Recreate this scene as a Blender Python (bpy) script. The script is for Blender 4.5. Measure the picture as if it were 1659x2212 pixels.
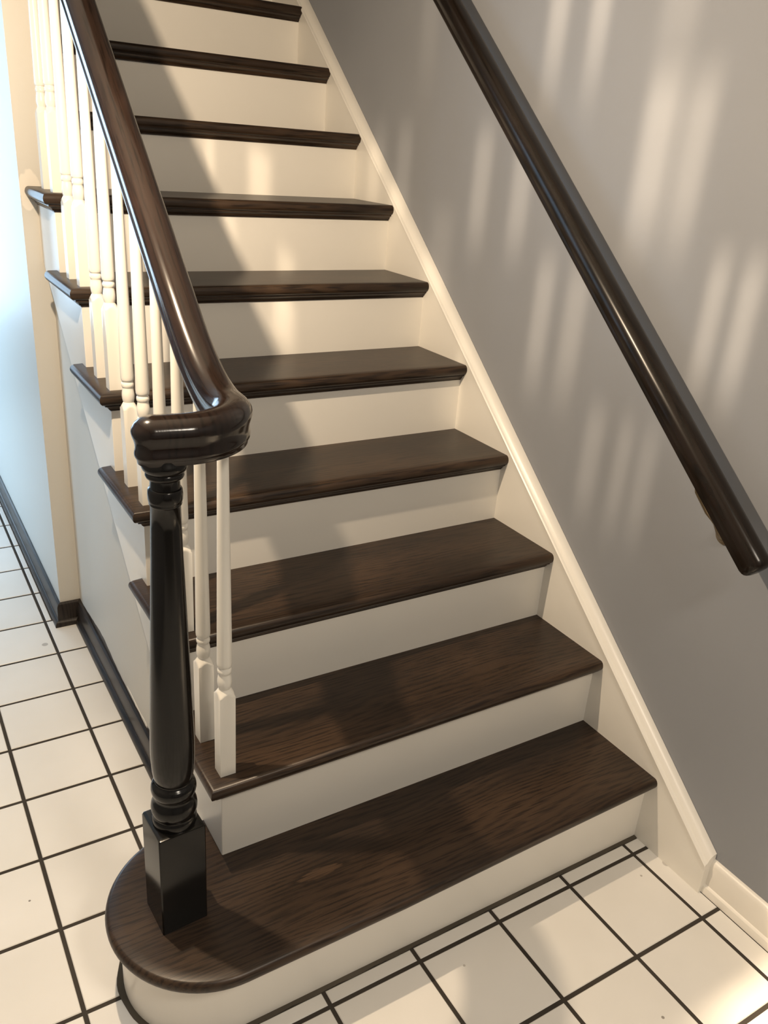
import bpy, bmesh, math, random
from mathutils import Matrix, Vector

random.seed(7)
scene = bpy.context.scene
C = scene.collection
for o in list(bpy.data.objects):
    bpy.data.objects.remove(o, do_unlink=True)

# ------------------------------------------------------------------ camera
cam_data = bpy.data.cameras.new('camera')
cam = bpy.data.objects.new('camera', cam_data)
C.objects.link(cam)
RIGHT = Vector((0.854378904274604, -0.5150125188207324, 0.0692733237866629))
DOWN = Vector((-0.15177608067131063, -0.3748088574202727, -0.914594085775414))
FWD = Vector((0.4969916591519248, 0.7708958592814171, -0.3983953625184192))
M = Matrix.Identity(4)
for i in range(3):
    M[i][0] = RIGHT[i]; M[i][1] = -DOWN[i]; M[i][2] = -FWD[i]
M.translation = Vector((-1.40824, -0.95671, 1.48516))
cam.matrix_world = M
cam_data.sensor_fit = 'VERTICAL'
cam_data.sensor_height = 36.0
cam_data.sensor_width = 27.0
cam_data.lens = 1803.46 / 2212 * 36.0
cam_data.clip_start = 0.02
scene.camera = cam

# ------------------------------------------------------------------ world, lights, exposure
scene.view_settings.view_transform = 'Standard'
scene.view_settings.look = 'None'
scene.view_settings.gamma = 1.0
scene.view_settings.use_curve_mapping = False
scene.view_settings.exposure = 0.0

cy = scene.cycles
cy.max_bounces = 5; cy.diffuse_bounces = 3; cy.glossy_bounces = 3; cy.transmission_bounces = 2; cy.transparent_max_bounces = 4
cy.caustics_reflective = False; cy.caustics_refractive = False
cy.use_adaptive_sampling = True; cy.adaptive_threshold = 0.045
cy.use_denoising = True

world = bpy.data.worlds.new('world')
scene.world = world
world.use_nodes = True
wb = world.node_tree.nodes['Background']
wb.inputs[0].default_value = (0.60, 0.80, 1.0, 1)
wb.inputs[1].default_value = 2.0
world.cycles.sampling_method = 'NONE'

PATCH_LOBE, STREAK = 8.0, 1.15  # strengths of the added floor-patch lobe and the painted streaks
LAMP = Vector((-1.226, 0.38, 1.75))      # bulb of the hanging lamp over the newel post


def area(name, loc, rot, sx, sy, power, col):
    l = bpy.data.lights.new(name, 'AREA')
    l.shape = 'RECTANGLE'; l.size = sx; l.size_y = sy
    l.energy = power; l.color = col
    o = bpy.data.objects.new(name, l)
    C.objects.link(o)
    o.location = loc; o.rotation_euler = rot
    return o


# daylight entering by the glazed hall door (left wall) and by the far hall window
area('daylight_hall_side', (-2.42, 3.1, 1.25), (0, -math.pi/2, 0), 2.0, 2.2, 76, (0.43, 0.71, 1.0))
area('daylight_hall_end', (-1.65, 4.74, 1.3), (-math.pi/2, 0, 0), 1.0, 1.8, 30, (0.55, 0.78, 1.0))

# soft fill added under the entry ceiling behind the viewer, lifts the lower risers
disc = bpy.data.lights.new('entry_fill_light', 'AREA')
disc.shape = 'DISK'; disc.size = 0.45; disc.energy = 31.0; disc.color = (1.0, 0.89, 0.74)
disc_o = bpy.data.objects.new('entry_fill_light', disc)
C.objects.link(disc_o)
disc_o.location = (-0.75, -1.75, 2.56)

# ------------------------------------------------------------------ dimensions
h, r = 0.19, 0.2213
NOSE = 0.0275
XL, XLN = -0.966, -0.9963
RAKE = h / r
TT = 0.027                             # tread thickness
WALLX = 0.03
HALLX = -1.008                         # hall face of the left wall
WEND = 1.54                            # end of the left wall
STEPS = 12

# ------------------------------------------------------------------ helpers


def mesh_obj(name, verts, faces, mat, parent=None, smooth=False):
    me = bpy.data.meshes.new(name)
    me.from_pydata([tuple(v) for v in verts], [], faces)
    bm = bmesh.new(); bm.from_mesh(me)
    bmesh.ops.recalc_face_normals(bm, faces=bm.faces)
    bm.to_mesh(me); bm.free()
    if smooth:
        for p in me.polygons:
            p.use_smooth = True
        try:
            me.set_sharp_from_angle(angle=math.radians(smooth if smooth is not True else 40))
        except Exception:
            pass
    if mat:
        me.materials.append(mat)
    o = bpy.data.objects.new(name, me)
    C.objects.link(o)
    if parent:
        o.parent = parent
    return o


class MB:
    def __init__(self):
        self.v = []; self.f = []

    def add(self, verts, faces):
        n = len(self.v)
        self.v += [tuple(v) for v in verts]
        self.f += [tuple(i + n for i in f) for f in faces]
        return self

    def box(self, x0, x1, y0, y1, z0, z1):
        return self.add([(x0, y0, z0), (x1, y0, z0), (x1, y1, z0), (x0, y1, z0), (x0, y0, z1), (x1, y0, z1), (x1, y1, z1), (x0, y1, z1)],
                        [(0, 3, 2, 1), (4, 5, 6, 7), (0, 1, 5, 4), (1, 2, 6, 5), (2, 3, 7, 6), (3, 0, 4, 7)])

    def cbox(self, x0, x1, y0, y1, z0, z1, c):
        """box with chamfered edges on its top and sides"""
        vs = []
        for (d, z) in ((c, z0), (0, z0 + c), (0, z1 - c), (c, z1)):
            vs += [(x0 + d, y0 + d, z), (x1 - d, y0 + d, z), (x1 - d, y1 - d, z), (x0 + d, y1 - d, z)]
        fs = [(3, 2, 1, 0), (12, 13, 14, 15)]
        for k in range(3):
            for i in range(4):
                a = k*4 + i; b = k*4 + (i+1) % 4
                fs.append((a, b, b+4, a+4))
        return self.add(vs, fs)

    def rings(self, rings, cap0=True, cap1=True, closed=True):
        n = len(rings[0]); vs = []; fs = []
        for R in rings:
            vs += R
        for k in range(len(rings)-1):
            for i in range(n if closed else n-1):
                a = k*n+i; b = k*n+(i+1) % n
                fs.append((a, b, b+n, a+n))
        if cap0: fs.append(tuple(reversed(range(n))))
        if cap1: fs.append(tuple(range((len(rings)-1)*n, len(rings)*n)))
        return self.add(vs, fs)

    def lathe(self, prof, cx, cy, seg=32, cap=True):
        rs = []
        for (z, rad) in prof:
            rs.append([(cx + rad*math.cos(2*math.pi*i/seg), cy + rad*math.sin(2*math.pi*i/seg), z) for i in range(seg)])
        return self.rings(rs, cap, cap)

    def prism_x(self, poly, x0, x1):
        n = len(poly)
        vs = [(x0, y, z) for y, z in poly] + [(x1, y, z) for y, z in poly]
        fs = [tuple(range(n)), tuple(reversed(range(n, 2*n)))]
        for i in range(n):
            j = (i+1) % n
            fs.append((i, j, j+n, i+n))
        return self.add(vs, fs)

    def prism_z(self, poly, z0, z1):
        n = len(poly)
        vs = [(x, y, z0) for x, y in poly] + [(x, y, z1) for x, y in poly]
        fs = [tuple(reversed(range(n))), tuple(range(n, 2*n))]
        for i in range(n):
            j = (i+1) % n
            fs.append((i, j, j+n, i+n))
        return self.add(vs, fs)

    def tube(self, pts, rad, seg=12):
        rs = []
        for k, p in enumerate(pts):
            p = Vector(p)
            t = (Vector(pts[min(k+1, len(pts)-1)]) - Vector(pts[max(k-1, 0)])).normalized()
            s = t.cross(Vector((0, 0, 1)))
            if s.length < 1e-3: s = Vector((1, 0, 0))
            s.normalize(); u = s.cross(t)
            rr = rad[k] if isinstance(rad, (list, tuple)) else rad
            rs.append([tuple(p + s*rr*math.cos(2*math.pi*i/seg) + u*rr*math.sin(2*math.pi*i/seg)) for i in range(seg)])
        return self.rings(rs)

    def build(self, name, mat, parent=None, smooth=False):
        return mesh_obj(name, self.v, self.f, mat, parent, smooth)


def tag(o, label=None, cat=None, group=None, kind=None):
    if label: o['label'] = label
    if cat: o['category'] = cat
    if group: o['group'] = group
    if kind: o['kind'] = kind
    return o


def empty(name, loc=(0, 0, 0)):
    o = bpy.data.objects.new(name, None)
    o.empty_display_size = 0.05
    C.objects.link(o); o.location = loc
    return o


def dup(o, parent=None):
    c = o.copy(); C.objects.link(c)
    if parent: c.parent = parent
    return c


# ------------------------------------------------------------------ materials
def new_mat(name):
    m = bpy.data.materials.new(name); m.use_nodes = True
    nt = m.node_tree
    return m, nt, nt.nodes['Principled BSDF']


def N(nt, t, **kw):
    n = nt.nodes.new(t)
    for k, v in kw.items():
        if k.startswith('i_'):
            n.inputs[int(k[2:])].default_value = v
        else:
            setattr(n, k, v)
    return n


def ramp(nt, stops):
    n = nt.nodes.new('ShaderNodeValToRGB')
    e = n.color_ramp.elements
    e[0].position = stops[0][0]; e[0].color = (*stops[0][1], 1)
    e[1].position = stops[-1][0]; e[1].color = (*stops[-1][1], 1)
    for p, c in stops[1:-1]:
        x = e.new(p); x.color = (*c, 1)
    return n


def paint(name, col, rough=0.5, spec=0.5, bump=0.0, scale=60.0, var=0.03, coat=0.0):
    """brushed or rolled paint: a little tone drift and fine relief"""
    m, nt, b = new_mat(name)
    tc = N(nt, 'ShaderNodeTexCoord')
    no = N(nt, 'ShaderNodeTexNoise'); no.inputs['Scale'].default_value = 3.0; no.inputs['Detail'].default_value = 3
    nt.links.new(tc.outputs['Object'], no.inputs['Vector'])
    lo = tuple(c*(1-var) for c in col); hi = tuple(min(1, c*(1+var)) for c in col)
    rp = ramp(nt, [(0.3, lo), (0.7, hi)])
    nt.links.new(no.outputs['Fac'], rp.inputs[0])
    nt.links.new(rp.outputs[0], b.inputs['Base Color'])
    b.inputs['Roughness'].default_value = rough
    b.inputs['Specular IOR Level'].default_value = spec
    if coat:
        b.inputs['Coat Weight'].default_value = coat
        b.inputs['Coat Roughness'].default_value = 0.08
    if bump:
        n2 = N(nt, 'ShaderNodeTexNoise'); n2.inputs['Scale'].default_value = scale; n2.inputs['Detail'].default_value = 2
        nt.links.new(tc.outputs['Object'], n2.inputs['Vector'])
        bp = N(nt, 'ShaderNodeBump'); bp.inputs['Strength'].default_value = bump; bp.inputs['Distance'].default_value = 0.001
        nt.links.new(n2.outputs['Fac'], bp.inputs['Height'])
        nt.links.new(bp.outputs[0], b.inputs['Normal'])
    return m


def oak(name, dark, light, rough=0.33, axis='X', eye=None, coat=0.0, spec=0.5):
    """stained oak: cathedral bands stretched along the board, open pores, soft sheen"""
    m, nt, b = new_mat(name)
    L = nt.links
    tc = N(nt, 'ShaderNodeTexCoord')
    oi = N(nt, 'ShaderNodeObjectInfo')
    off = N(nt, 'ShaderNodeVectorMath', operation='MULTIPLY_ADD')
    comb = N(nt, 'ShaderNodeCombineXYZ')
    mul = N(nt, 'ShaderNodeMath', operation='MULTIPLY', i_1=17.0)
    L.new(oi.outputs['Random'], mul.inputs[0])
    L.new(mul.outputs[0], comb.inputs[0]); L.new(mul.outputs[0], comb.inputs[1])
    add = N(nt, 'ShaderNodeVectorMath', operation='ADD')
    L.new(tc.outputs['Object'], add.inputs[0]); L.new(comb.outputs[0], add.inputs[1])
    mp = N(nt, 'ShaderNodeMapping')
    mp.inputs['Scale'].default_value = (1.3, 7.0, 7.0) if axis == 'X' else (7.0, 1.3, 1.3)
    L.new(add.outputs[0], mp.inputs['Vector'])
    n1 = N(nt, 'ShaderNodeTexNoise'); n1.inputs['Scale'].default_value = 1.0; n1.inputs['Detail'].default_value = 2.5
    L.new(mp.outputs[0], n1.inputs['Vector'])
    sep = N(nt, 'ShaderNodeSeparateXYZ'); L.new(tc.outputs['Object'], sep.inputs[0])
    yy = N(nt, 'ShaderNodeMath', operation='MULTIPLY', i_1=520.0)
    L.new(sep.outputs[1 if axis == 'X' else 0], yy.inputs[0])
    ma = N(nt, 'ShaderNodeMath', operation='MULTIPLY_ADD', i_1=70.0)
    L.new(n1.outputs['Fac'], ma.inputs[0]); L.new(yy.outputs[0], ma.inputs[2])
    sn = N(nt, 'ShaderNodeMath', operation='SINE'); L.new(ma.outputs[0], sn.inputs[0])
    s2 = N(nt, 'ShaderNodeMath', operation='MULTIPLY_ADD', i_1=0.5, i_2=0.5); L.new(sn.outputs[0], s2.inputs[0])
    # pores
    mp2 = N(nt, 'ShaderNodeMapping')
    mp2.inputs['Scale'].default_value = (16, 300, 300) if axis == 'X' else (300, 16, 16)
    L.new(add.outputs[0], mp2.inputs['Vector'])
    n2 = N(nt, 'ShaderNodeTexNoise'); n2.inputs['Scale'].default_value = 1.0; n2.inputs['Detail'].default_value = 2
    L.new(mp2.outputs[0], n2.inputs['Vector'])
    # broad tone drift
    mp3 = N(nt, 'ShaderNodeMapping')
    mp3.inputs['Scale'].default_value = (2.2, 6, 6) if axis == 'X' else (6, 2.2, 2.2)
    L.new(add.outputs[0], mp3.inputs['Vector'])
    n3 = N(nt, 'ShaderNodeTexNoise'); n3.inputs['Scale'].default_value = 1.3; n3.inputs['Detail'].default_value = 2
    L.new(mp3.outputs[0], n3.inputs['Vector'])
    pr = N(nt, 'ShaderNodeMapRange'); pr.inputs[1].default_value = 0.42; pr.inputs[2].default_value = 0.62
    L.new(n2.outputs['Fac'], pr.inputs[0])
    bandpore = N(nt, 'ShaderNodeMath', operation='MULTIPLY'); L.new(s2.outputs[0], bandpore.inputs[0]); L.new(pr.outputs[0], bandpore.inputs[1])
    d3 = N(nt, 'ShaderNodeMapRange'); d3.inputs[1].default_value = 0.3; d3.inputs[2].default_value = 0.7
    L.new(n3.outputs['Fac'], d3.inputs[0])
    f1 = N(nt, 'ShaderNodeMath', operation='MULTIPLY_ADD', i_1=-0.75); L.new(bandpore.outputs[0], f1.inputs[0])
    f0 = N(nt, 'ShaderNodeMath', operation='MULTIPLY_ADD', i_1=0.5, i_2=0.46); L.new(d3.outputs[0], f0.inputs[0])
    L.new(f0.outputs[0], f1.inputs[2])
    fac = f1
    if eye:
        # flat-sawn lens shaped figure with a pale heart
        ex, ey, lx, ly = eye
        sx = N(nt, 'ShaderNodeMath', operation='SUBTRACT', i_1=ex); L.new(sep.outputs[0], sx.inputs[0])
        sx2 = N(nt, 'ShaderNodeMath', operation='DIVIDE', i_1=lx); L.new(sx.outputs[0], sx2.inputs[0])
        sy = N(nt, 'ShaderNodeMath', operation='SUBTRACT', i_1=ey); L.new(sep.outputs[1], sy.inputs[0])
        wob = N(nt, 'ShaderNodeMath', operation='MULTIPLY_ADD', i_1=0.022, i_2=-0.011); L.new(n2.outputs['Fac'], wob.inputs[0])
        sy1 = N(nt, 'ShaderNodeMath', operation='ADD'); L.new(sy.outputs[0], sy1.inputs[0]); L.new(wob.outputs[0], sy1.inputs[1])
        sy2 = N(nt, 'ShaderNodeMath', operation='DIVIDE', i_1=ly); L.new(sy1.outputs[0], sy2.inputs[0])
        ax = N(nt, 'ShaderNodeMath', operation='ABSOLUTE'); L.new(sx2.outputs[0], ax.inputs[0])
        ay = N(nt, 'ShaderNodeMath', operation='ABSOLUTE'); L.new(sy2.outputs[0], ay.inputs[0])
        ax2 = N(nt, 'ShaderNodeMath', operation='POWER', i_1=1.6); L.new(ax.outputs[0], ax2.inputs[0])
        sm = N(nt, 'ShaderNodeMath', operation='ADD'); L.new(ax2.outputs[0], sm.inputs[0]); L.new(ay.outputs[0], sm.inputs[1])
        mr = N(nt, 'ShaderNodeMapRange'); mr.inputs[1].default_value = 0.9; mr.inputs[2].default_value = 1.05
        mr.inputs[3].default_value = 0.75; mr.inputs[4].default_value = 0.0
        L.new(sm.outputs[0], mr.inputs[0])
        mr2 = N(nt, 'ShaderNodeMapRange'); mr2.inputs[1].default_value = 1.05; mr2.inputs[2].default_value = 1.7
        mr2.inputs[3].default_value = -0.35; mr2.inputs[4].default_value = 0.0
        L.new(sm.outputs[0], mr2.inputs[0])
        a1 = N(nt, 'ShaderNodeMath', operation='ADD'); L.new(f1.outputs[0], a1.inputs[0]); L.new(mr.outputs[0], a1.inputs[1])
        a2 = N(nt, 'ShaderNodeMath', operation='ADD'); L.new(a1.outputs[0], a2.inputs[0]); L.new(mr2.outputs[0], a2.inputs[1])
        fac = a2
    rp = ramp(nt, [(0.0, tuple(c*0.55 for c in dark)), (0.45, dark), (1.0, light)])
    L.new(fac.outputs[0], rp.inputs[0])
    L.new(rp.outputs[0], b.inputs['Base Color'])
    b.inputs['Roughness'].default_value = rough
    b.inputs['Specular IOR Level'].default_value = spec
    if coat:
        b.inputs['Coat Weight'].default_value = coat; b.inputs['Coat Roughness'].default_value = 0.06
    bp = N(nt, 'ShaderNodeBump'); bp.inputs['Strength'].default_value = 0.12; bp.inputs['Distance'].default_value = 0.0006
    L.new(n2.outputs['Fac'], bp.inputs['Height'])
    L.new(bp.outputs[0], b.inputs['Normal'])
    return m


STAINS = [(-1.081, 1.435, 0.010, 0.55), (0.003, -0.098, 0.010, 0.45), (-0.079, -0.097, 0.003, 0.6), (-0.304, -0.362, 0.0035, 0.8), (-1.2975, 0.461, 0.0028, 0.9), (-0.578, -0.091, 0.003, 0.5)]


def tile_mat():
    m, nt, b = new_mat('glazed_tile')
    L = nt.links
    tc = N(nt, 'ShaderNodeTexCoord'); oi = N(nt, 'ShaderNodeObjectInfo'); geo = N(nt, 'ShaderNodeNewGeometry')
    no = N(nt, 'ShaderNodeTexNoise'); no.inputs['Scale'].default_value = 4.0; no.inputs['Detail'].default_value = 3
    L.new(geo.outputs['Position'], no.inputs['Vector'])
    rp = ramp(nt, [(0.3, (0.74, 0.715, 0.67)), (0.7, (0.80, 0.775, 0.735))])
    L.new(no.outputs['Fac'], rp.inputs[0])
    # a few grey specks in the glaze
    vo = N(nt, 'ShaderNodeTexVoronoi'); vo.inputs['Scale'].default_value = 7.0
    L.new(geo.outputs['Position'], vo.inputs['Vector'])
    sp = N(nt, 'ShaderNodeMapRange'); sp.inputs[1].default_value = 0.012; sp.inputs[2].default_value = 0.022
    sp.inputs[3].default_value = 0.55; sp.inputs[4].default_value = 0.0
    L.new(vo.outputs['Distance'], sp.inputs[0])
    mx = N(nt, 'ShaderNodeMix', data_type='RGBA')
    L.new(sp.outputs[0], mx.inputs[0]); L.new(rp.outputs[0], mx.inputs[6])
    mx.inputs[7].default_value = (0.16, 0.14, 0.12, 1)
    # a few round scuffs and stains
    prev = mx
    for (px, py, rad, amt) in STAINS:
        sb = N(nt, 'ShaderNodeVectorMath', operation='DISTANCE'); sb.inputs[1].default_value = (px, py, 0)
        L.new(geo.outputs['Position'], sb.inputs[0])
        mq = N(nt, 'ShaderNodeMapRange'); mq.inputs[1].default_value = rad*0.8; mq.inputs[2].default_value = rad
        mq.inputs[3].default_value = amt; mq.inputs[4].default_value = 0.0
        L.new(sb.outputs['Value'], mq.inputs[0])
        m2 = N(nt, 'ShaderNodeMix', data_type='RGBA')
        L.new(mq.outputs[0], m2.inputs[0]); L.new(prev.outputs[2], m2.inputs[6]); m2.inputs[7].default_value = (0.20, 0.17, 0.14, 1)
        prev = m2
    mx = prev
    # tiny tone difference from tile to tile
    hs = N(nt, 'ShaderNodeHueSaturation')
    mr = N(nt, 'ShaderNodeMapRange'); mr.inputs[3].default_value = 0.96; mr.inputs[4].default_value = 1.03
    L.new(oi.outputs['Random'], mr.inputs[0]); L.new(mr.outputs[0], hs.inputs['Value'])
    L.new(mx.outputs[2], hs.inputs['Color'])
    L.new(hs.outputs[0], b.inputs['Base Color'])
    b.inputs['Roughness'].default_value = 0.38
    b.inputs['Specular IOR Level'].default_value = 0.45
    n2 = N(nt, 'ShaderNodeTexNoise'); n2.inputs['Scale'].default_value = 18.0
    L.new(geo.outputs['Position'], n2.inputs['Vector'])
    bp = N(nt, 'ShaderNodeBump'); bp.inputs['Strength'].default_value = 0.08; bp.inputs['Distance'].default_value = 0.002
    L.new(n2.outputs['Fac'], bp.inputs['Height']); L.new(bp.outputs[0], b.inputs['Normal'])
    return m


def cream_wall():
    """cream satin wall paint with a pale filler patch where the tread dies into the wall end"""
    m, nt, b = new_mat('cream_wall_paint')
    L = nt.links
    geo = N(nt, 'ShaderNodeNewGeometry')
    no = N(nt, 'ShaderNodeTexNoise'); no.inputs['Scale'].default_value = 40.0
    L.new(geo.outputs['Position'], no.inputs['Vector'])
    sub = N(nt, 'ShaderNodeVectorMath', operation='SUBTRACT'); sub.inputs[1].default_value = (-0.985, 1.54, 1.318)
    L.new(geo.outputs['Position'], sub.inputs[0])
    sc_ = N(nt, 'ShaderNodeVectorMath', operation='MULTIPLY'); sc_.inputs[1].default_value = (1.0, 4.0, 0.55)
    L.new(sub.outputs[0], sc_.inputs[0])
    ln = N(nt, 'ShaderNodeVectorMath', operation='LENGTH'); L.new(sc_.outputs[0], ln.inputs[0])
    ad = N(nt, 'ShaderNodeMath', operation='MULTIPLY_ADD', i_1=0.02); L.new(no.outputs['Fac'], ad.inputs[0]); L.new(ln.outputs['Value'], ad.inputs[2])
    mr = N(nt, 'ShaderNodeMapRange'); mr.inputs[1].default_value = 0.036; mr.inputs[2].default_value = 0.039
    mr.inputs[3].default_value = 1.0; mr.inputs[4].default_value = 0.0
    L.new(ad.outputs[0], mr.inputs[0])
    mx = N(nt, 'ShaderNodeMix', data_type='RGBA')
    L.new(mr.outputs[0], mx.inputs[0])
    mx.inputs[6].default_value = (0.58, 0.555, 0.50, 1); mx.inputs[7].default_value = (0.72, 0.675, 0.60, 1)
    L.new(mx.outputs[2], b.inputs['Base Color'])
    b.inputs['Roughness'].default_value = 0.42
    n2 = N(nt, 'ShaderNodeTexNoise'); n2.inputs['Scale'].default_value = 90.0
    L.new(geo.outputs['Position'], n2.inputs['Vector'])
    bp = N(nt, 'ShaderNodeBump'); bp.inputs['Strength'].default_value = 0.1; bp.inputs['Distance'].default_value = 0.001
    L.new(n2.outputs['Fac'], bp.inputs['Height']); L.new(bp.outputs[0], b.inputs['Normal'])
    return m


MAT = {}
MAT['white'] = paint('white_enamel', (0.80, 0.77, 0.71), 0.32, 0.5, 0.05, 50, 0.02)
MAT['baluster'] = paint('baluster_enamel', (0.82, 0.79, 0.72), 0.28, 0.5, 0.04, 70, 0.02)
MAT['grey_wall'] = paint('grey_wall_paint', (0.262, 0.272, 0.295), 0.6, 0.35, 0.12, 110, 0.02)
MAT['cream_wall'] = cream_wall()
MAT['ceiling'] = paint('ceiling_white', (0.78, 0.76, 0.72), 0.8, 0.2)
MAT['room_wall'] = paint('room_wall_paint', (0.30, 0.305, 0.32), 0.6, 0.3)
MAT['base_white'] = paint('white_baseboard_enamel', (0.80, 0.76, 0.69), 0.35, 0.5, 0.04)
MAT['base_dark'] = oak('dark_baseboard', (0.018, 0.014, 0.012), (0.036, 0.027, 0.021), 0.34, 'Y', spec=0.3)
MAT['tread'] = oak('stained_oak_tread', (0.022, 0.0130, 0.0078), (0.056, 0.033, 0.019), 0.36, 'X', spec=0.36)
MAT['tread_eye'] = oak('stained_oak_starting_tread', (0.022, 0.0130, 0.0078), (0.056, 0.033, 0.019), 0.36, 'X', spec=0.36, eye=(-0.815, 0.094, 0.052, 0.013))
MAT['rail'] = oak('espresso_rail', (0.011, 0.0068, 0.0052), (0.017, 0.0095, 0.0070), 0.17, 'Y', coat=0.15, spec=0.36)
MAT['wall_rail'] = oak('espresso_wall_rail', (0.010, 0.007, 0.005), (0.015, 0.0095, 0.0068), 0.24, 'Y', spec=0.28)
MAT['newel'] = paint('espresso_newel', (0.0060, 0.0054, 0.0048), 0.17, 0.34, 0.03, 40, 0.1)
MAT['tile'] = tile_mat()
MAT['grout'] = paint('dark_grout', (0.050, 0.042, 0.034), 0.9, 0.2, 0.5, 300, 0.25)
MAT['caulk'] = paint('grimy_grout_edge', (0.085, 0.072, 0.055), 0.9, 0.2, 0.5, 200, 0.35)
MAT['brass'] = paint('aged_brass', (0.28, 0.22, 0.14), 0.35, 0.5)
MAT['brass'].node_tree.nodes['Principled BSDF'].inputs['Metallic'].default_value = 0.9
MAT['iron'] = paint('bronze_metal', (0.05, 0.04, 0.03), 0.4, 0.5)
MAT['iron'].node_tree.nodes['Principled BSDF'].inputs['Metallic'].default_value = 0.8


def glass_mat():
    m = bpy.data.materials.new('window_glass'); m.use_nodes = True
    nt = m.node_tree
    for n in list(nt.nodes): nt.nodes.remove(n)
    out = N(nt, 'ShaderNodeOutputMaterial'); tr = N(nt, 'ShaderNodeBsdfTransparent'); gl = N(nt, 'ShaderNodeBsdfGlossy')
    gl.inputs['Roughness'].default_value = 0.03
    fr = N(nt, 'ShaderNodeFresnel'); fr.inputs[0].default_value = 1.45
    mx = N(nt, 'ShaderNodeMixShader')
    nt.links.new(fr.outputs[0], mx.inputs[0]); nt.links.new(tr.outputs[0], mx.inputs[1]); nt.links.new(gl.outputs[0], mx.inputs[2])
    nt.links.new(mx.outputs[0], out.inputs[0])
    return m


MAT['glass'] = glass_mat()

# ------------------------------------------------------------------ structure: floor
P = 0.2017; OX, OY = -0.0459, -0.0413; G = 0.0042
fl = MB().box(-2.35, 0.05, -2.5, 4.6, -0.05, -0.0016).build('floor', MAT['grout'])
tag(fl, 'cream square glazed floor tiles with dark brown grout lines', kind='structure')
tile_cache = {}


def tile(x0, x1, y0, y1):
    w, d = round(x1-x0, 4), round(y1-y0, 4)
    if w < 0.006 or d < 0.006: return
    key = (w, d)
    if key not in tile_cache:
        b_ = MB(); c = 0.0016
        vs = []
        for (e, z) in ((0, -0.0045), (0, -c), (c, 0.0)):
            vs += [(-w/2+e, -d/2+e, z), (w/2-e, -d/2+e, z), (w/2-e, d/2-e, z), (-w/2+e, d/2-e, z)]
        fs = [(8, 9, 10, 11)]
        for k in range(2):
            for i in range(4):
                a = k*4+i; q = k*4+(i+1) % 4
                fs.append((a, q, q+4, a+4))
        o = b_.add(vs, fs).build('tile', MAT['tile'], fl)
        tile_cache[key] = o.data
    else:
        o = bpy.data.objects.new('tile', tile_cache[key]); C.objects.link(o); o.parent = fl
    o.location = ((x0+x1)/2, (y0+y1)/2, random.uniform(-0.0003, 0.0003))


for i in range(-1, 11):
    for j in range(-9, 21):
        x1, x0 = OX - i*P - G, OX - (i+1)*P + G
        y0, y1 = OY + j*P + G, OY + (j+1)*P - G
        if y0 < -1.75 or y1 > 4.45: continue
        x1 = min(x1, 0.0085)
        if y1 > -0.009:
            if y0 < -0.009:
                if x0 > -1.15: y1 = -0.009
            elif y0 < 1.50:
                x1 = min(x1, -0.969)
            else:
                x1 = min(x1, -1.034)
        if x1 - x0 < 0.006: continue
        tile(x0, x1, y0, y1)

# ------------------------------------------------------------------ structure: walls and ceilings
w = MB().box(WALLX, WALLX+0.1, -2.5, 4.6, 0, 4.6).build('wall_right', MAT['grey_wall'])
tag(w, 'plain grey painted wall on the right of the stairs', kind='structure')
w = MB().box(HALLX, -0.905, WEND, 4.6, 0, 4.6).build('wall_left', MAT['cream_wall'])
tag(w, 'cream painted hall wall with its end facing the stairs', kind='structure')
poly = [(0.235, 0.0), (WEND, 0.0), (WEND, 1.25), (1.33, 1.10), (0.235, 0.16)]
w = MB().prism_x(poly, -0.946, -0.926).build('wall_stair', MAT['cream_wall'])
tag(w, 'cream wall closing the space under the stairs', kind='structure')
w = MB().box(-2.45, -2.35, -2.5, 1.9, 0, 2.6).box(-2.45, -2.35, 4.3, 4.6, 0, 2.6).box(-2.45, -2.35, 1.9, 4.3, 2.3, 2.6).box(-2.45, -2.35, 1.9, 4.3, 0, 0.06).build('wall_hall', MAT['room_wall'])
tag(w, 'pale hall wall with a wide glazed opening', kind='structure')
w = MB().box(-2.45, -2.2, 4.6, 4.7, 0, 2.6).box(-1.1, 0.13, 4.6, 4.7, 0, 4.6).box(-2.2, -1.1, 4.6, 4.7, 2.25, 2.6).box(-2.2, -1.1, 4.6, 4.7, 0, 0.35).build('wall_far', MAT['room_wall'])
tag(w, 'pale wall with a window at the end of the hall', kind='structure')
w = MB().box(-2.45, 0.13, -2.6, -2.5, 0, 2.6).build('wall_entry', MAT['room_wall'])
tag(w, 'pale entry wall behind the viewer', kind='structure')
w = MB().box(-2.45, 0.13, -2.6, 0.9, 2.6, 2.7).box(-2.45, -0.905, 0.9, 4.7, 2.6, 2.7).box(-1.0, 0.13, 0.8, 0.9, 2.7, 4.6).box(-1.0, 0.13, 0.8, 4.7, 4.6, 4.7).box(-1.0, -0.905, 0.9, WEND, 2.7, 4.6).build('ceiling', MAT['ceiling'])
tag(w, 'white ceiling with the stairwell opening', kind='structure')

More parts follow.
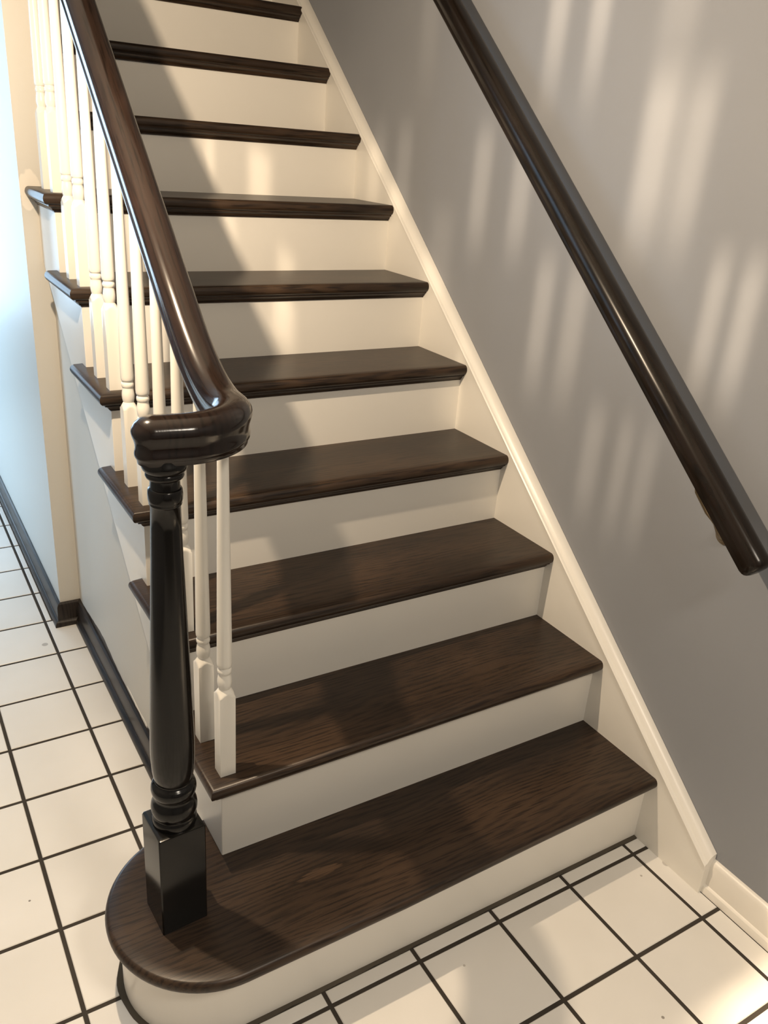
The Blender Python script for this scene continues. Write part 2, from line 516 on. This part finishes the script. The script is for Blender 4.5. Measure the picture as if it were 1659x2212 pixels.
for idx, (x0, x1, y0, y1, z0, z1, ax) in enumerate([(-2.41, -2.39, 1.9, 4.3, 0.06, 2.3, 'x'), (-2.2, -1.1, 4.64, 4.66, 0.35, 2.25, 'y')], 1):
    f = MB(); t = 0.05
    if ax == 'x':
        ym = (y0+y1)/2
        for a, b_ in ((y0, y0+t), (y1-t, y1), (ym-t/2, ym+t/2)): f.box(x0-0.02, x1+0.02, a, b_, z0, z1)
        f.box(x0-0.02, x1+0.02, y0, y1, z0, z0+t).box(x0-0.02, x1+0.02, y0, y1, z1-t, z1)
    else:
        xm = (x0+x1)/2
        for a, b_ in ((x0, x0+t), (x1-t, x1), (xm-t/2, xm+t/2)): f.box(a, b_, y0-0.02, y1+0.02, z0, z1)
        f.box(x0, x1, y0-0.02, y1+0.02, z0, z0+t).box(x0, x1, y0-0.02, y1+0.02, z1-t, z1)
    fo = f.build('window_%d' % idx, MAT['base_white'])
    tag(fo, 'white framed hall glazing', kind='structure')
    MB().box((x0+x1)/2-0.002 if ax == 'x' else x0, (x0+x1)/2+0.002 if ax == 'x' else x1,
             y0 if ax == 'x' else (y0+y1)/2-0.002, y1 if ax == 'x' else (y0+y1)/2+0.002, z0, z1).build('pane', MAT['glass'], fo)

# right baseboard: flat board with a small cap and a shoe
bb = [(WALLX, 0), (0.009, 0), (0.0095, 0.010), (0.012, 0.0165), (0.0175, 0.019), (0.0185, 0.02), (0.0185, 0.076), (0.021, 0.082), (0.027, 0.087), (WALLX, 0.088)]
vs = [(x, -2.5, z) for x, z in bb] + [(x, -0.193, z) for x, z in bb]
n = len(bb)
o = mesh_obj('baseboard_right', vs, [tuple(range(n)), tuple(reversed(range(n, 2*n)))] + [(i, (i+1) % n, (i+1) % n+n, i+n) for i in range(n)], MAT['base_white'], smooth=30)
tag(o, 'low white baseboard along the grey wall', kind='structure')


def base_run(path, name, seed):
    """dark baseboard and quarter-round shoe swept along a plan polyline (wall on the right of travel)"""
    prof = [(0.0, 0.0), (0.024, 0.0), (0.0235, 0.008), (0.020, 0.015), (0.0145, 0.019), (0.013, 0.020), (0.012, 0.066), (0.009, 0.074), (0.004, 0.078), (0.0, 0.078)]
    m_ = MB(); rs = []
    rnd = random.Random(seed)
    for k, (x, y) in enumerate(path):
        def nrm(a, b):
            dx, dy = b[0]-a[0], b[1]-a[1]; l = math.hypot(dx, dy); return (-dy/l, dx/l)
        if k == 0: nx, ny = nrm(path[0], path[1])
        elif k == len(path)-1: nx, ny = nrm(path[-2], path[-1])
        else:
            a, b = nrm(path[k-1], path[k]), nrm(path[k], path[k+1])
            nx, ny = a[0]+b[0], a[1]+b[1]; l = (nx*nx+ny*ny)/2; nx, ny = nx/l, ny/l
        rs.append([(x+nx*d, y+ny*d, z) for d, z in prof])
    m_.rings(rs, True, True, True)
    return m_.build(name, MAT['base_dark'], smooth=30)


o = base_run([(HALLX, 4.6), (HALLX, WEND), (-0.946, WEND), (-0.946, 0.30)][::-1], 'baseboard_left', 3)
tag(o, 'dark brown baseboard with shoe moulding along hall and stair wall', kind='structure')
# over-brushed stain and chipped paint above the stair-side baseboard
pts = []
rnd = random.Random(5)
y = 0.62
edge = []
while y < 1.50:
    t_ = (y-0.62)/0.88
    z = 0.080 + 0.022*math.exp(-((y-1.25)/0.14)**2) + 0.012*math.exp(-((y-0.72)/0.1)**2) + rnd.uniform(-0.0015, 0.0015)
    edge.append((y, z)); y += 0.02
poly = [(0.62, 0.07)] + edge + [(1.50, 0.07)]
o = MB().prism_x(poly[::-1], -0.9466, -0.945).build('stain_overbrush', MAT['base_dark'], o)
chip = [(0.80, 0.083), (0.815, 0.079), (0.845, 0.080), (0.87, 0.0835), (0.905, 0.081), (0.925, 0.086), (0.955, 0.088), (0.985, 0.093), (0.955, 0.093), (0.92, 0.092), (0.885, 0.089), (0.855, 0.088), (0.83, 0.091), (0.81, 0.09)]
MB().prism_x(chip, -0.9470, -0.945).build('paint_chip', MAT['base_white'], o.parent)

# ------------------------------------------------------------------ staircase
stairs = empty('staircase', (0, 0, 0))
tag(stairs, 'staircase with dark stained oak treads, white risers and a white skirt board', 'staircase')


def tread_mesh(k, xleft, ret):
    """board with bull-nosed front and, where open, a mitred nosing return on the left"""
    prof = [(0.030, 0.0), (0.0095, 0.0), (0.0062, -0.0012), (0.003, -0.0038), (0.001, -0.0078), (0.0, -0.0125), (0.0005, -0.017), (0.0025, -0.0215), (0.0062, -0.0255), (0.0095, -TT), (0.030, -TT)]
    yb = r + 0.006
    yr = r + 0.042 if k != 7 else WEND - (k-1)*r
    m_ = MB(); rs = []
    for d, z in prof:
        if ret:
            rs.append([(0, -NOSE+d, z), (xleft+d, -NOSE+d, z), (xleft+d, yr - (min(d, 0.006) if k != 7 else 0), z)])
        else:
            rs.append([(0, -NOSE+d, z), (xleft/2, -NOSE+d, z), (xleft, -NOSE+d, z)])
    nseg = 3
    n0 = len(rs)
    vs = [p for R in rs for p in R]
    fs = []
    for a in range(n0-1):
        for b in range(nseg-1):
            i = a*nseg+b
            fs.append((i, i+1, i+1+nseg, i+nseg))
    if ret:
        xi = XL + 0.012
        t = len(vs)
        vs += [(0, yb, 0), (xi, yb, 0), (xi, yr, 0), (0, yb, -TT), (xi, yb, -TT), (xi, yr, -TT)]
        L_ = (n0-1)*nseg
        fs += [(0, 1, 2, t+2, t+1, t), (L_, L_+1, L_+2, t+5, t+4, t+3)]
        fs += [(t, t+1, t+4, t+3), (t+1, t+2, t+5, t+4)]
        fs.append(tuple([a*nseg+2 for a in range(n0)] + [t+5, t+2]))
        fs.append(tuple([a*nseg for a in range(n0)] + [t+3, t]))
    else:
        t = len(vs)
        vs += [(0, yb, 0), (xleft, yb, 0), (0, yb, -TT), (xleft, yb, -TT)]
        L_ = (n0-1)*nseg
        fs += [(0, 1, 2, t+1, t), (L_, L_+1, L_+2, t+3, t+2), (t, t+1, t+3, t+2)]
        fs.append(tuple([a*nseg+2 for a in range(n0)] + [t+3, t+1]))
        fs.append(tuple([a*nseg for a in range(n0)] + [t+2, t]))
    return vs, fs


def cove_mesh(k, xleft, ret):
    """scotia under the nosing, returned along the open side"""
    prof = [(0.0, -TT), (-0.0165, -TT), (-0.0165, -TT-0.004), (-0.0125, -TT-0.0055), (-0.008, -TT-0.0095), (-0.0055, -TT-0.0145), (-0.0025, -TT-0.0150), (-0.0025, -TT-0.0180), (0.0, -TT-0.018)]
    yr = r + 0.03 if k != 7 else WEND - (k-1)*r
    m_ = MB(); rs = []
    pts = [(-0.0002, 0.0), (xleft, 0.0)] + ([(xleft, yr)] if ret else [])
    for (px, py), c in zip(pts, range(3)):
        R = []
        for d, z in prof:
            if ret:
                q = [(px, py+d), (px+d, py+d), (px+d, py)][c]
            else:
                q = (px, py+d)
            R.append((q[0], q[1], z))
        rs.append(R)
    return m_.rings(rs)


BC = (-1.018, 0.1455); BR = 0.173+0.0155     # bullnose centre and radius of the starting tread


def start_tread():
    prof = [(0.030, 0.0), (0.0095, 0.0), (0.0062, -0.0012), (0.003, -0.0038), (0.001, -0.0078), (0.0, -0.0125), (0.0005, -0.017), (0.0025, -0.0215), (0.0062, -0.0255), (0.0095, -TT), (0.030, -TT)]
    yn = BC[1]-BR
    rs = []
    seg = 40
    for d, z in prof:
        R = [(0, -NOSE+d, z), (-0.35, -NOSE-0.006+d, z), (-0.7, yn+0.001+d, z)]
        for s in range(seg+1):
            a = -math.pi/2 - math.pi*s/seg
            R.append((BC[0]+(BR-d)*math.cos(a), BC[1]+(BR-d)*math.sin(a), z))
        R.append((XL+0.004, BC[1]+BR-d, z))
        rs.append(R)
    n = len(rs[0]); vs = [p for R in rs for p in R]; fs = []
    for a in range(len(rs)-1):
        for b in range(n-1):
            i = a*n+b
            fs.append((i, i+1, i+1+n, i+n))
    t = len(vs); L_ = (len(rs)-1)*n
    vs += [(XL+0.004, r+0.006, 0), (0, r+0.006, 0), (XL+0.004, r+0.006, -TT), (0, r+0.006, -TT)]
    fs.append(tuple(range(n)) + (t, t+1)); fs.append(tuple(range(L_, L_+n)) + (t+2, t+3))
    fs.append((t, t+1, t+3, t+2))
    fs.append(tuple(a*n for a in range(len(rs))) + (t+3, t+1))
    fs.append(tuple(a*n+n-1 for a in range(len(rs))) + (t+2, t))
    return vs, fs


tread_cache = {}
for k in range(1, STEPS+1):
    ret = 2 <= k <= 7
    xl = XLN if ret else -0.905
    if k == 1:
        vs, fs = start_tread()
        o = mesh_obj('tread', vs, fs, MAT['tread_eye'], stairs, smooth=35)
    else:
        key = (ret, k == 7)
        if key not in tread_cache:
            vs, fs = tread_mesh(k, xl, ret)
            o = mesh_obj('tread', vs, fs, MAT['tread'], stairs, smooth=35)
            c = cove_mesh(k, XL if ret else xl, ret).build('cove_molding', MAT['tread'], o, smooth=35)
            tread_cache[key] = (o, c)
        else:
            o = dup(tread_cache[key][0], stairs); c = dup(tread_cache[key][1], o)
    o.location = (0, (k-1)*r, k*h)

riser_cache = {}
for k in range(1, STEPS+1):
    y0 = (k-1)*r
    if k == 1:
        outer = [(0.0, 0.0)]
        rc = (-1.020, 0.160); rr = 0.160
        for s in range(41):
            a = -math.pi/2 - math.pi*s/40
            outer.append((rc[0]+rr*math.cos(a), rc[1]+rr*math.sin(a)))
        outer.append((XL+0.004, rc[1]+rr))
        outer += [(XL+0.004, 0.03), (0.0, 0.03)]
        o = MB().prism_z(outer, 0.0, h-TT).build('riser', MAT['white'], stairs, smooth=35)
        # grimy grout edge where the tiles meet the curved riser
        ga = []
        gb = []
        for s in range(41):
            a = -math.pi/2 - math.pi*s/40
            ga.append((rc[0]+(rr-0.004)*math.cos(a), rc[1]+(rr-0.004)*math.sin(a)))
            g = 0.0105 + 0.0015*math.sin(5.3*a) + 0.001*math.sin(13*a)
            gb.append((rc[0]+(rr+g)*math.cos(a), rc[1]+(rr+g)*math.sin(a)))
        front = [(x/40.0*-1.02, -0.0085 - 0.0015*math.sin(x*1.7)) for x in range(0, 40)]
        ring_out = front + gb; ring_in = [(x, 0.004) for x, _ in front] + ga
        nn = len(ring_out)
        vs = [(x, y, 0.0012) for x, y in ring_out] + [(x, y, 0.0030) for x, y in ring_in] + [(x, y, -0.0036) for x, y in ring_out]
        fs = [(i, i+1, i+1+nn, i+nn) for i in range(nn-1)] + [(i, i+1, i+1+2*nn, i+2*nn) for i in range(nn-1)]
        mesh_obj('grout_edge', vs, fs, MAT['caulk'], stairs)
    else:
        x0 = XL if k <= 7 else -0.905
        key = x0
        if key not in riser_cache:
            o = MB().box(x0 + 0.0008, 0.0, 0, 0.018, -h, -TT).build('riser', MAT['white'], stairs)
            riser_cache[key] = o
        else:
            o = dup(riser_cache[key], stairs)
        o.location = (0, y0, k*h)

# open (cut) stringer on the left
poly = []
for k in range(2, 8):
    y0 = (k-1)*r
    poly += [(y0 + 0.001, (k-1)*h if k > 2 else h), (y0 + 0.001, k*h-TT)]
poly += [(WEND, 7*h-TT), (WEND, -0.18+RAKE*WEND)]
ylow = (h+0.18)/RAKE
poly += [(ylow, h), ]
# starting tread stands in front; the board runs down to its top
MB().prism_x(poly, XL, XL+0.02).build('stringer', MAT['white'], stairs)
# block under the second tread down to the floor behind the bullnose
MB().box(XL+0.001, XL+0.02, 0.32, 0.47, 0.0, 0.19).build('stringer_foot', MAT['white'], stairs)

# wall skirt board with cap moulding
S0, S1 = 0.237, 0.838       # z = S0 + S1*y on the board face
yE = 4.2


def top(y): return S0 + S1*y


yk = (0.088 - S0)/S1
poly = [(-0.193, 0.0), (-0.193, 0.072), (yk, top(yk)), (yE, top(yE)), (yE, 0.0)]
sk = MB().prism_x(poly, 0.0, WALLX-0.001).build('skirt_board', MAT['white'], stairs)
capprof = [(0.0, -0.003), (-0.004, 0.002), (-0.0045, 0.006), (-0.002, 0.0095), (0.003, 0.0115), (0.0045, 0.014), (0.0075, 0.020), (0.014, 0.0255), (0.021, 0.028), (WALLX-0.001, 0.029), (WALLX-0.001, -0.003)]
rs = []
for (y, z0) in ((-0.193, None), (yE, None)):
    rs.append([(x, y, top(y) + dz) for x, dz in capprof])
o = MB().rings(rs).build('cap_molding', MAT['white'], sk, smooth=25)

# ------------------------------------------------------------------ newel post
nw = empty('newel_post', (-1.0835, 0.1405, h))
tag(nw, 'glossy dark espresso turned newel post standing on the rounded starting step', 'newel post')
nb = 0.0415
b_ = MB()
c = 0.0022
rs = []
for z, e in ((0, 0), (0.2115, 0), (0.2145, 0.0012), (0.216, 0.0045)):
    q = nb - e
    rs.append([(-q+c, -q, z), (q-c, -q, z), (q, -q+c, z), (q, q-c, z), (q-c, q, z), (-q+c, q, z), (-q, q-c, z), (-q, -q+c, z)])
blk = b_.rings(rs).build('base_block', MAT['newel'], nw, smooth=30)
blk.rotation_euler = (0, 0, math.radians(3.2))
prof = [(.402, .036), (.405, .0375), (.413, .0378), (.419, .0368), (.4215, .0350), (.4235, .0352), (.427, .0372), (.433, .0387), (.439, .0390), (.446, .0381), (.452, .0360), (.4565, .0332), (.460, .0325),
        (.4635, .0330), (.4665, .0350), (.470, .0368), (.4755, .0378), (.481, .0376), (.486, .0362), (.489, .0340), (.4905, .0310), (.4930, .0298), (.4965, .0308), (.503, .0328), (.515, .0345), (.530, .0355), (.55, .0361), (.575, .0360), (.60, .0352),
        (.63, .0341), (.70, .0316), (.776, .0289), (.85, .0262), (.91, .0240), (.96, .0225), (.9935, .0217), (.9945, .0228), (.997, .0238), (.999, .0234), (1.0005, .0240), (1.004, .0249), (1.012, .0252), (1.0185, .0247), (1.0205, .0236), (1.0215, .0216), (1.031, .0213), (1.0345, .0218),
        (1.0355, .0240), (1.038, .0265), (1.041, .0276), (1.044, .0272), (1.0455, .0262), (1.0468, .0280), (1.050, .0308), (1.054, .0324), (1.058, .0328), (1.0615, .0322), (1.064, .0305), (1.070, .0300)]
sh = MB().lathe([(z-h, q) for z, q in prof], 0, 0, 48).build('turned_shaft', MAT['newel'], nw, smooth=50)
# the post leans very slightly out of plumb
ln = 0.006/0.7
sh.rotation_euler = (math.atan(ln*0.5), math.atan(ln*0.86), 0)

# ------------------------------------------------------------------ stair handrail with its turned end over the newel
RZ = 1.1085                       # height of the widest line of the level part
RX = -0.9480
rail_prof = [(0.0, 0.0215), (0.009, 0.0205), (0.017, 0.0175), (0.0235, 0.012), (0.0275, 0.005), (0.0287, -0.001), (0.0275, -0.007), (0.0256, -0.0125), (0.0244, -0.018), (0.0241, -0.0235), (0.0248, -0.0275), (0.0257, -0.0315), (0.0254, -0.0355), (0.0238, -0.0385), (0.0226, -0.0405), (0.0218, -0.046)]
full = rail_prof + [(-a, b) for a, b in reversed(rail_prof[1:])]
path = []
HX, HY = -1.0930, 0.1325
AR = 0.096
ac = (RX-AR, 0.1255+AR)
for x in (HX, -1.085, -1.075, -1.065, -1.055, -1.048):
    t_ = (x-HX)/(ac[0]-HX)
    path.append(Vector((x, HY + (ac[1]-AR-HY)*t_, RZ)))
for s in range(0, 25):
    a = -math.pi/2 + math.pi/2*s/24
    path.append(Vector((ac[0]+AR*math.cos(a), ac[1]+AR*math.sin(a), RZ)))
RW = 0.843; RS = 0.866
yi = (RZ-RW)/RS
b0, b1, b2 = (0.225, RZ), (yi, RZ), (0.425, RW+RS*0.425)
for s in range(0, 13):
    t_ = s/12
    path.append(Vector((RX, (1-t_)**2*b0[0]+2*t_*(1-t_)*b1[0]+t_*t_*b2[0], (1-t_)**2*b0[1]+2*t_*(1-t_)*b1[1]+t_*t_*b2[1])))
for y in (0.6, 0.9, 1.2, WEND):
    path.append(Vector((RX, y, RW+RS*y)))
rs = []
for k, p in enumerate(path):
    t_ = (path[min(k+1, len(path)-1)] - path[max(k-1, 0)]).normalized()
    s = t_.cross(Vector((0, 0, 1))).normalized()
    u = s.cross(t_).normalized()
    rs.append([tuple(p + s*a*1.03 + u*b) for a, b in full])
mb = MB().rings(rs)
# rounded end: the rail profile turned about the newel
seg = 40
k_ = 1.03
rs = []
for a, b in [(0.0006, 0.0215)] + rail_prof[1:] + [(0.0006, -0.046)]:
    rs.append([(HX + a*k_*math.cos(2*math.pi*i/seg), HY + a*k_*math.sin(2*math.pi*i/seg), RZ + b) for i in range(seg)])
mb.rings(rs)
hr = mb.build('stair_handrail', MAT['rail'], smooth=50)
tag(hr, 'glossy dark wooden handrail on the white balusters, curling over the newel post', 'handrail')


def rail_under(y):
    if y < 0.225: return RZ-0.047
    if y > 0.425: return RW+RS*y-0.047*1.32
    t_ = 0.5
    lo, hi = 0.0, 1.0
    for _ in range(30):
        t_ = (lo+hi)/2
        yy = (1-t_)**2*b0[0]+2*t_*(1-t_)*b1[0]+t_*t_*b2[0]
        if yy < y: lo = t_
        else: hi = t_
    return (1-t_)**2*b0[1]+2*t_*(1-t_)*b1[1]+t_*t_*b2[1]-0.050


# ------------------------------------------------------------------ balusters
ORD = {2: 'second', 3: 'third', 4: 'fourth', 5: 'fifth', 6: 'sixth', 7: 'seventh'}
bs = 0.0150
seg = 32
block_mesh = None


def sq(a, q):
    return q/max(abs(math.cos(a)), abs(math.sin(a)))


for k in range(2, 8):
    for j in (0, 1):
        yc = (k-1)*r + 0.0195 + j*0.1107
        xc = -0.9506
        z0 = k*h
        top_z = rail_under(yc) + 0.006 - z0
        be = empty('baluster', (xc, yc, z0))
        tag(be, 'white turned baluster at the %s of the %s tread up from the floor' % (('front', 'back')[j], ORD[k]), 'baluster', 'white balusters of the stair railing')
        if block_mesh is None:
            m_ = MB(); rs = []
            R_ = lambda z: 0.0230 - max(0, (z-0.1755))*0.0 if z < 0.1755 else max(0.0108, 0.0212 - 0.0104*((z-0.1755)/0.0155)**0.75)
            for z in (0.0, 0.10, 0.1755, 0.177, 0.179, 0.181, 0.183, 0.185, 0.187, 0.189, 0.191):
                rad = R_(z)
                rs.append([(min(sq(a, bs), rad)*math.cos(a), min(sq(a, bs), rad)*math.sin(a), z) for a in [2*math.pi*i/seg + math.pi/4 for i in range(seg)]])
            o = m_.rings(rs).build('base_block', MAT['baluster'], be, smooth=35)
            block_mesh = o.data
        else:
            o = bpy.data.objects.new('base_block', block_mesh); C.objects.link(o); o.parent = be
        pr = [(.188, .0108), (.1895, .0106), (.193, .0118), (.198, .0129), (.2045, .0134), (.210, .0131), (.216, .0121), (.2205, .0112), (.2225, .0110), (.2235, .0118), (.2255, .0127), (.2285, .0130), (.2315, .0127), (.2335, .0118), (.2345, .0112), (.2365, .0112), (.2375, .0126), (.2400, .0134), (.246, .0138)]
        pr += [(.246 + (0.70-.246)*q, .0138 - .0050*q) for q in (0.25, 0.5, 0.75)]
        pr.append((top_z if top_z < 0.72 else 0.70, .0088 + max(0, (0.70-top_z))*0.011))
        if top_z > 0.72: pr.append((top_z, .0083))
        MB().lathe(pr, 0, 0, 28).build('turned_spindle', MAT['baluster'], be, smooth=50)

# ------------------------------------------------------------------ wall handrail and its bracket
wr = empty('wall_handrail', (WALLX, 0.0, 0.85))
tag(wr, 'dark wooden handrail fixed to the grey wall on a brass bracket', 'handrail')
cx = -0.040; WW = 0.9335; WS = 0.8585
tv = Vector((0, 1, WS)).normalized(); uv = Vector((0, -tv.z, tv.y)); xv = Vector((1, 0, 0))
hp = [(0.0, 0.0275), (0.008, 0.0268), (0.0155, 0.024), (0.021, 0.0185), (0.0245, 0.011), (0.0255, 0.002), (0.0248, -0.006), (0.0225, -0.0105), (0.0218, -0.014), (0.0225, -0.018), (0.0215, -0.0225), (0.0175, -0.0255), (0.009, -0.0272)]
fullw = hp + [(0.0, -0.0276)] + [(-a, b) for a, b in reversed(hp[1:])]
rs = []
yst = -0.150
for off, sc_ in ((0, 0.55), (0.002, 0.75), (0.005, 0.88), (0.0095, 0.96), (0.016, 1.0), (0.05, 1.0), (2.6, 1.0)):
    p = Vector((cx, yst, WW+WS*yst)) + tv*off
    rs.append([tuple(p + xv*a*sc_ + uv*b*sc_ - Vector(wr.location)) for a, b in fullw])
MB().rings(rs).build('rail', MAT['wall_rail'], wr, smooth=40)
for yb in (0.004, 1.34):
    zc = WW+WS*yb
    br = MB()
    lx = Vector(wr.location)
    under = Vector((cx, yb, zc)) - uv*0.0268
    wallp = Vector((WALLX, yb-0.021, zc-0.127))
    ros = []
    for d, rad in ((0.0, 0.021), (0.003, 0.021), (0.005, 0.018), (0.007, 0.0175), (0.009, 0.013), (0.012, 0.010)):
        ros.append([tuple(wallp + Vector((-d, rad*math.cos(2*math.pi*i/20), rad*math.sin(2*math.pi*i/20))) - lx) for i in range(20)])
    bo = br.rings(ros).build('bracket', MAT['brass'], wr, smooth=40)
    arm = [wallp + Vector((-0.010, 0, 0)), wallp + Vector((-0.026, -0.003, 0.012)), wallp + Vector((-0.042, -0.002, 0.036)), wallp + Vector((-0.060, 0.009, 0.058)), under + Vector((0.000, -0.005, -0.013)), under + Vector((0, 0, 0.004))]
    MB().tube([p - lx for p in arm], [.0085, .0075, .007, .0075, .0085, .0095], 10).build('bracket_arm', MAT['brass'], bo, smooth=60)
    pl = []
    for a, b in ((-0.010, -0.030), (0.010, -0.030), (0.010, 0.030), (-0.010, 0.030)):
        pl.append(under + xv*a + tv*b)
    vs = [p - lx - uv*0.003 for p in pl] + [p - lx + uv*0.002 for p in pl]
    mesh_obj('saddle_plate', vs, [(0, 1, 2, 3), (7, 6, 5, 4), (0, 1, 5, 4), (1, 2, 6, 5), (2, 3, 7, 6), (3, 0, 4, 7)], MAT['brass'], bo)

# ------------------------------------------------------------------ hanging lamp over the newel (upright streaks painted into its emission, no glass built)
pl = empty('pendant_lamp', (LAMP.x, LAMP.y, 2.6))
tag(pl, 'bronze pendant lamp hanging from the ceiling above the newel post', 'lamp')
MB().lathe([(-0.03, 0.015), (-0.025, 0.045), (-0.008, 0.06), (0.0, 0.062)], 0, 0, 32).build('canopy', MAT['iron'], pl, smooth=40)
MB().lathe([(-0.72, 0.006), (-0.028, 0.006)], 0, 0, 12).build('stem', MAT['iron'], pl, smooth=40)
MB().lathe([(-0.78, 0.016), (-0.75, 0.018), (-0.725, 0.018), (-0.715, 0.010)], 0, 0, 24).build('socket', MAT['iron'], pl, smooth=40)

lamp = bpy.data.lights.new('pendant_bulb', 'POINT')
lamp.energy = 66.0
lamp.color = (1.0, 0.79, 0.555)
lamp.shadow_soft_size = 0.012
lo = bpy.data.objects.new('pendant_bulb', lamp)
C.objects.link(lo)
lo.parent = pl
lo.location = (0, 0, LAMP.z-2.6)
lamp.use_nodes = True
nt = lamp.node_tree
for n_ in list(nt.nodes): nt.nodes.remove(n_)
out = N(nt, 'ShaderNodeOutputLight'); em = N(nt, 'ShaderNodeEmission')
nt.links.new(em.outputs[0], out.inputs[0])
geo = N(nt, 'ShaderNodeNewGeometry')
sep = N(nt, 'ShaderNodeSeparateXYZ'); nt.links.new(geo.outputs['Incoming'], sep.inputs[0])
dx = N(nt, 'ShaderNodeMath', operation='MAXIMUM', i_1=0.04); nt.links.new(sep.outputs[0], dx.inputs[0])
A = N(nt, 'ShaderNodeMath', operation='DIVIDE'); nt.links.new(sep.outputs[1], A.inputs[0]); nt.links.new(dx.outputs[0], A.inputs[1])
B = N(nt, 'ShaderNodeMath', operation='DIVIDE'); nt.links.new(sep.outputs[2], B.inputs[0]); nt.links.new(dx.outputs[0], B.inputs[1])
# streaks as of ribbed glass, painted into the emission; each row: (upper slope, lower slope, [(azimuth slope, half width, strength)])
ROWS = [(.30, -.150, [(.260, .030, 1.0), (.154, .027, .9), (-.02, .045, .40), (.676, .04, .25)]),
        (-.04, -.38, [(-.02, .042, 1.0), (-.098, .034, .75)]),
        (-.13, -.43, [(.435, .035, .7), (.305, .034, .7), (.857, .035, .4), (.741, .037, .5)]),
        (-.30, -.58, [(-.196, .022, .9), (-.256, .023, 1.0), (1.301, .062, .8), (1.575, .037, .5), (.56, .05, .35)]),
        (-.35, -.68, [(.196, .031, .75), (.104, .033, .65)]),
        (-.60, -.88, [(.002, .028, .6), (-.075, .022, .55), (-.131, .024, .5), (1.065, .041, .6), (.937, .03, .5), (.42, .02, .4), (1.33, .05, .4)]),
        (-.80, -1.02, [(.932, .046, .7)])]
AN = N(nt, 'ShaderNodeMath', operation='MULTIPLY_ADD', i_1=0.4, i_2=0.24); nt.links.new(A.outputs[0], AN.inputs[0])


def mrange(src, lo_, hi_, to=1.0):
    q = N(nt, 'ShaderNodeMapRange', interpolation_type='SMOOTHSTEP')
    q.inputs[1].default_value = lo_; q.inputs[2].default_value = hi_; q.inputs[4].default_value = to
    nt.links.new(src.outputs[0], q.inputs[0])
    return q


def mul(a_, b_, add_=None):
    q = N(nt, 'ShaderNodeMath', operation='MULTIPLY_ADD', i_2=0.0)
    nt.links.new(a_.outputs[0], q.inputs[0]); nt.links.new(b_.outputs[0], q.inputs[1])
    if add_ is not None: nt.links.new(add_.outputs[0], q.inputs[2])
    return q


acc = None
for bt, bb_, lobes in ROWS:
    def total(x):
        return sum(s_*max(0.0, min(1.0, 1.3 - abs(x-a_)/w_)) for a_, w_, s_ in lobes)
    xs = sorted({round(a_+f_*w_, 4) for a_, w_, s_ in lobes for f_ in (-1.3, -.3, .3, 1.3)})
    rp = N(nt, 'ShaderNodeValToRGB'); rp.color_ramp.interpolation = 'EASE'
    el = rp.color_ramp.elements
    el[0].position = 0.0; el[0].color = (0, 0, 0, 1); el[1].position = 1.0; el[1].color = (0, 0, 0, 1)
    for x in xs:
        e = el.new(min(0.999, max(0.001, x*0.4+0.24))); v = total(x); e.color = (v, v, v, 1)
    nt.links.new(AN.outputs[0], rp.inputs[0])
    ht = bt-bb_
    win = mul(mrange(B, bt+0.02, bt-0.28*ht), mrange(B, bb_-0.03, bb_+0.45*ht))
    acc = mul(rp, win, acc)
# lobe added to the emission to make a bright patch on the entry tiles
dz = N(nt, 'ShaderNodeMath', operation='MINIMUM', i_1=-0.04); nt.links.new(sep.outputs[2], dz.inputs[0])
q1 = N(nt, 'ShaderNodeMath', operation='DIVIDE'); nt.links.new(sep.outputs[1], q1.inputs[0]); nt.links.new(dz.outputs[0], q1.inputs[1])
q2 = N(nt, 'ShaderNodeMath', operation='DIVIDE'); nt.links.new(sep.outputs[0], q2.inputs[0]); nt.links.new(dz.outputs[0], q2.inputs[1])
acc = mul(mul(mrange(q1, 0.42, 0.48, PATCH_LOBE), mrange(q1, 0.72, 0.58)), mul(mrange(q2, -0.50, -0.64), mrange(q2, -0.82, -0.74)), acc)
st = N(nt, 'ShaderNodeMath', operation='MULTIPLY_ADD', i_1=STREAK, i_2=1.0)
nt.links.new(acc.outputs[0], st.inputs[0])
nt.links.new(st.outputs[0], em.inputs['Strength'])
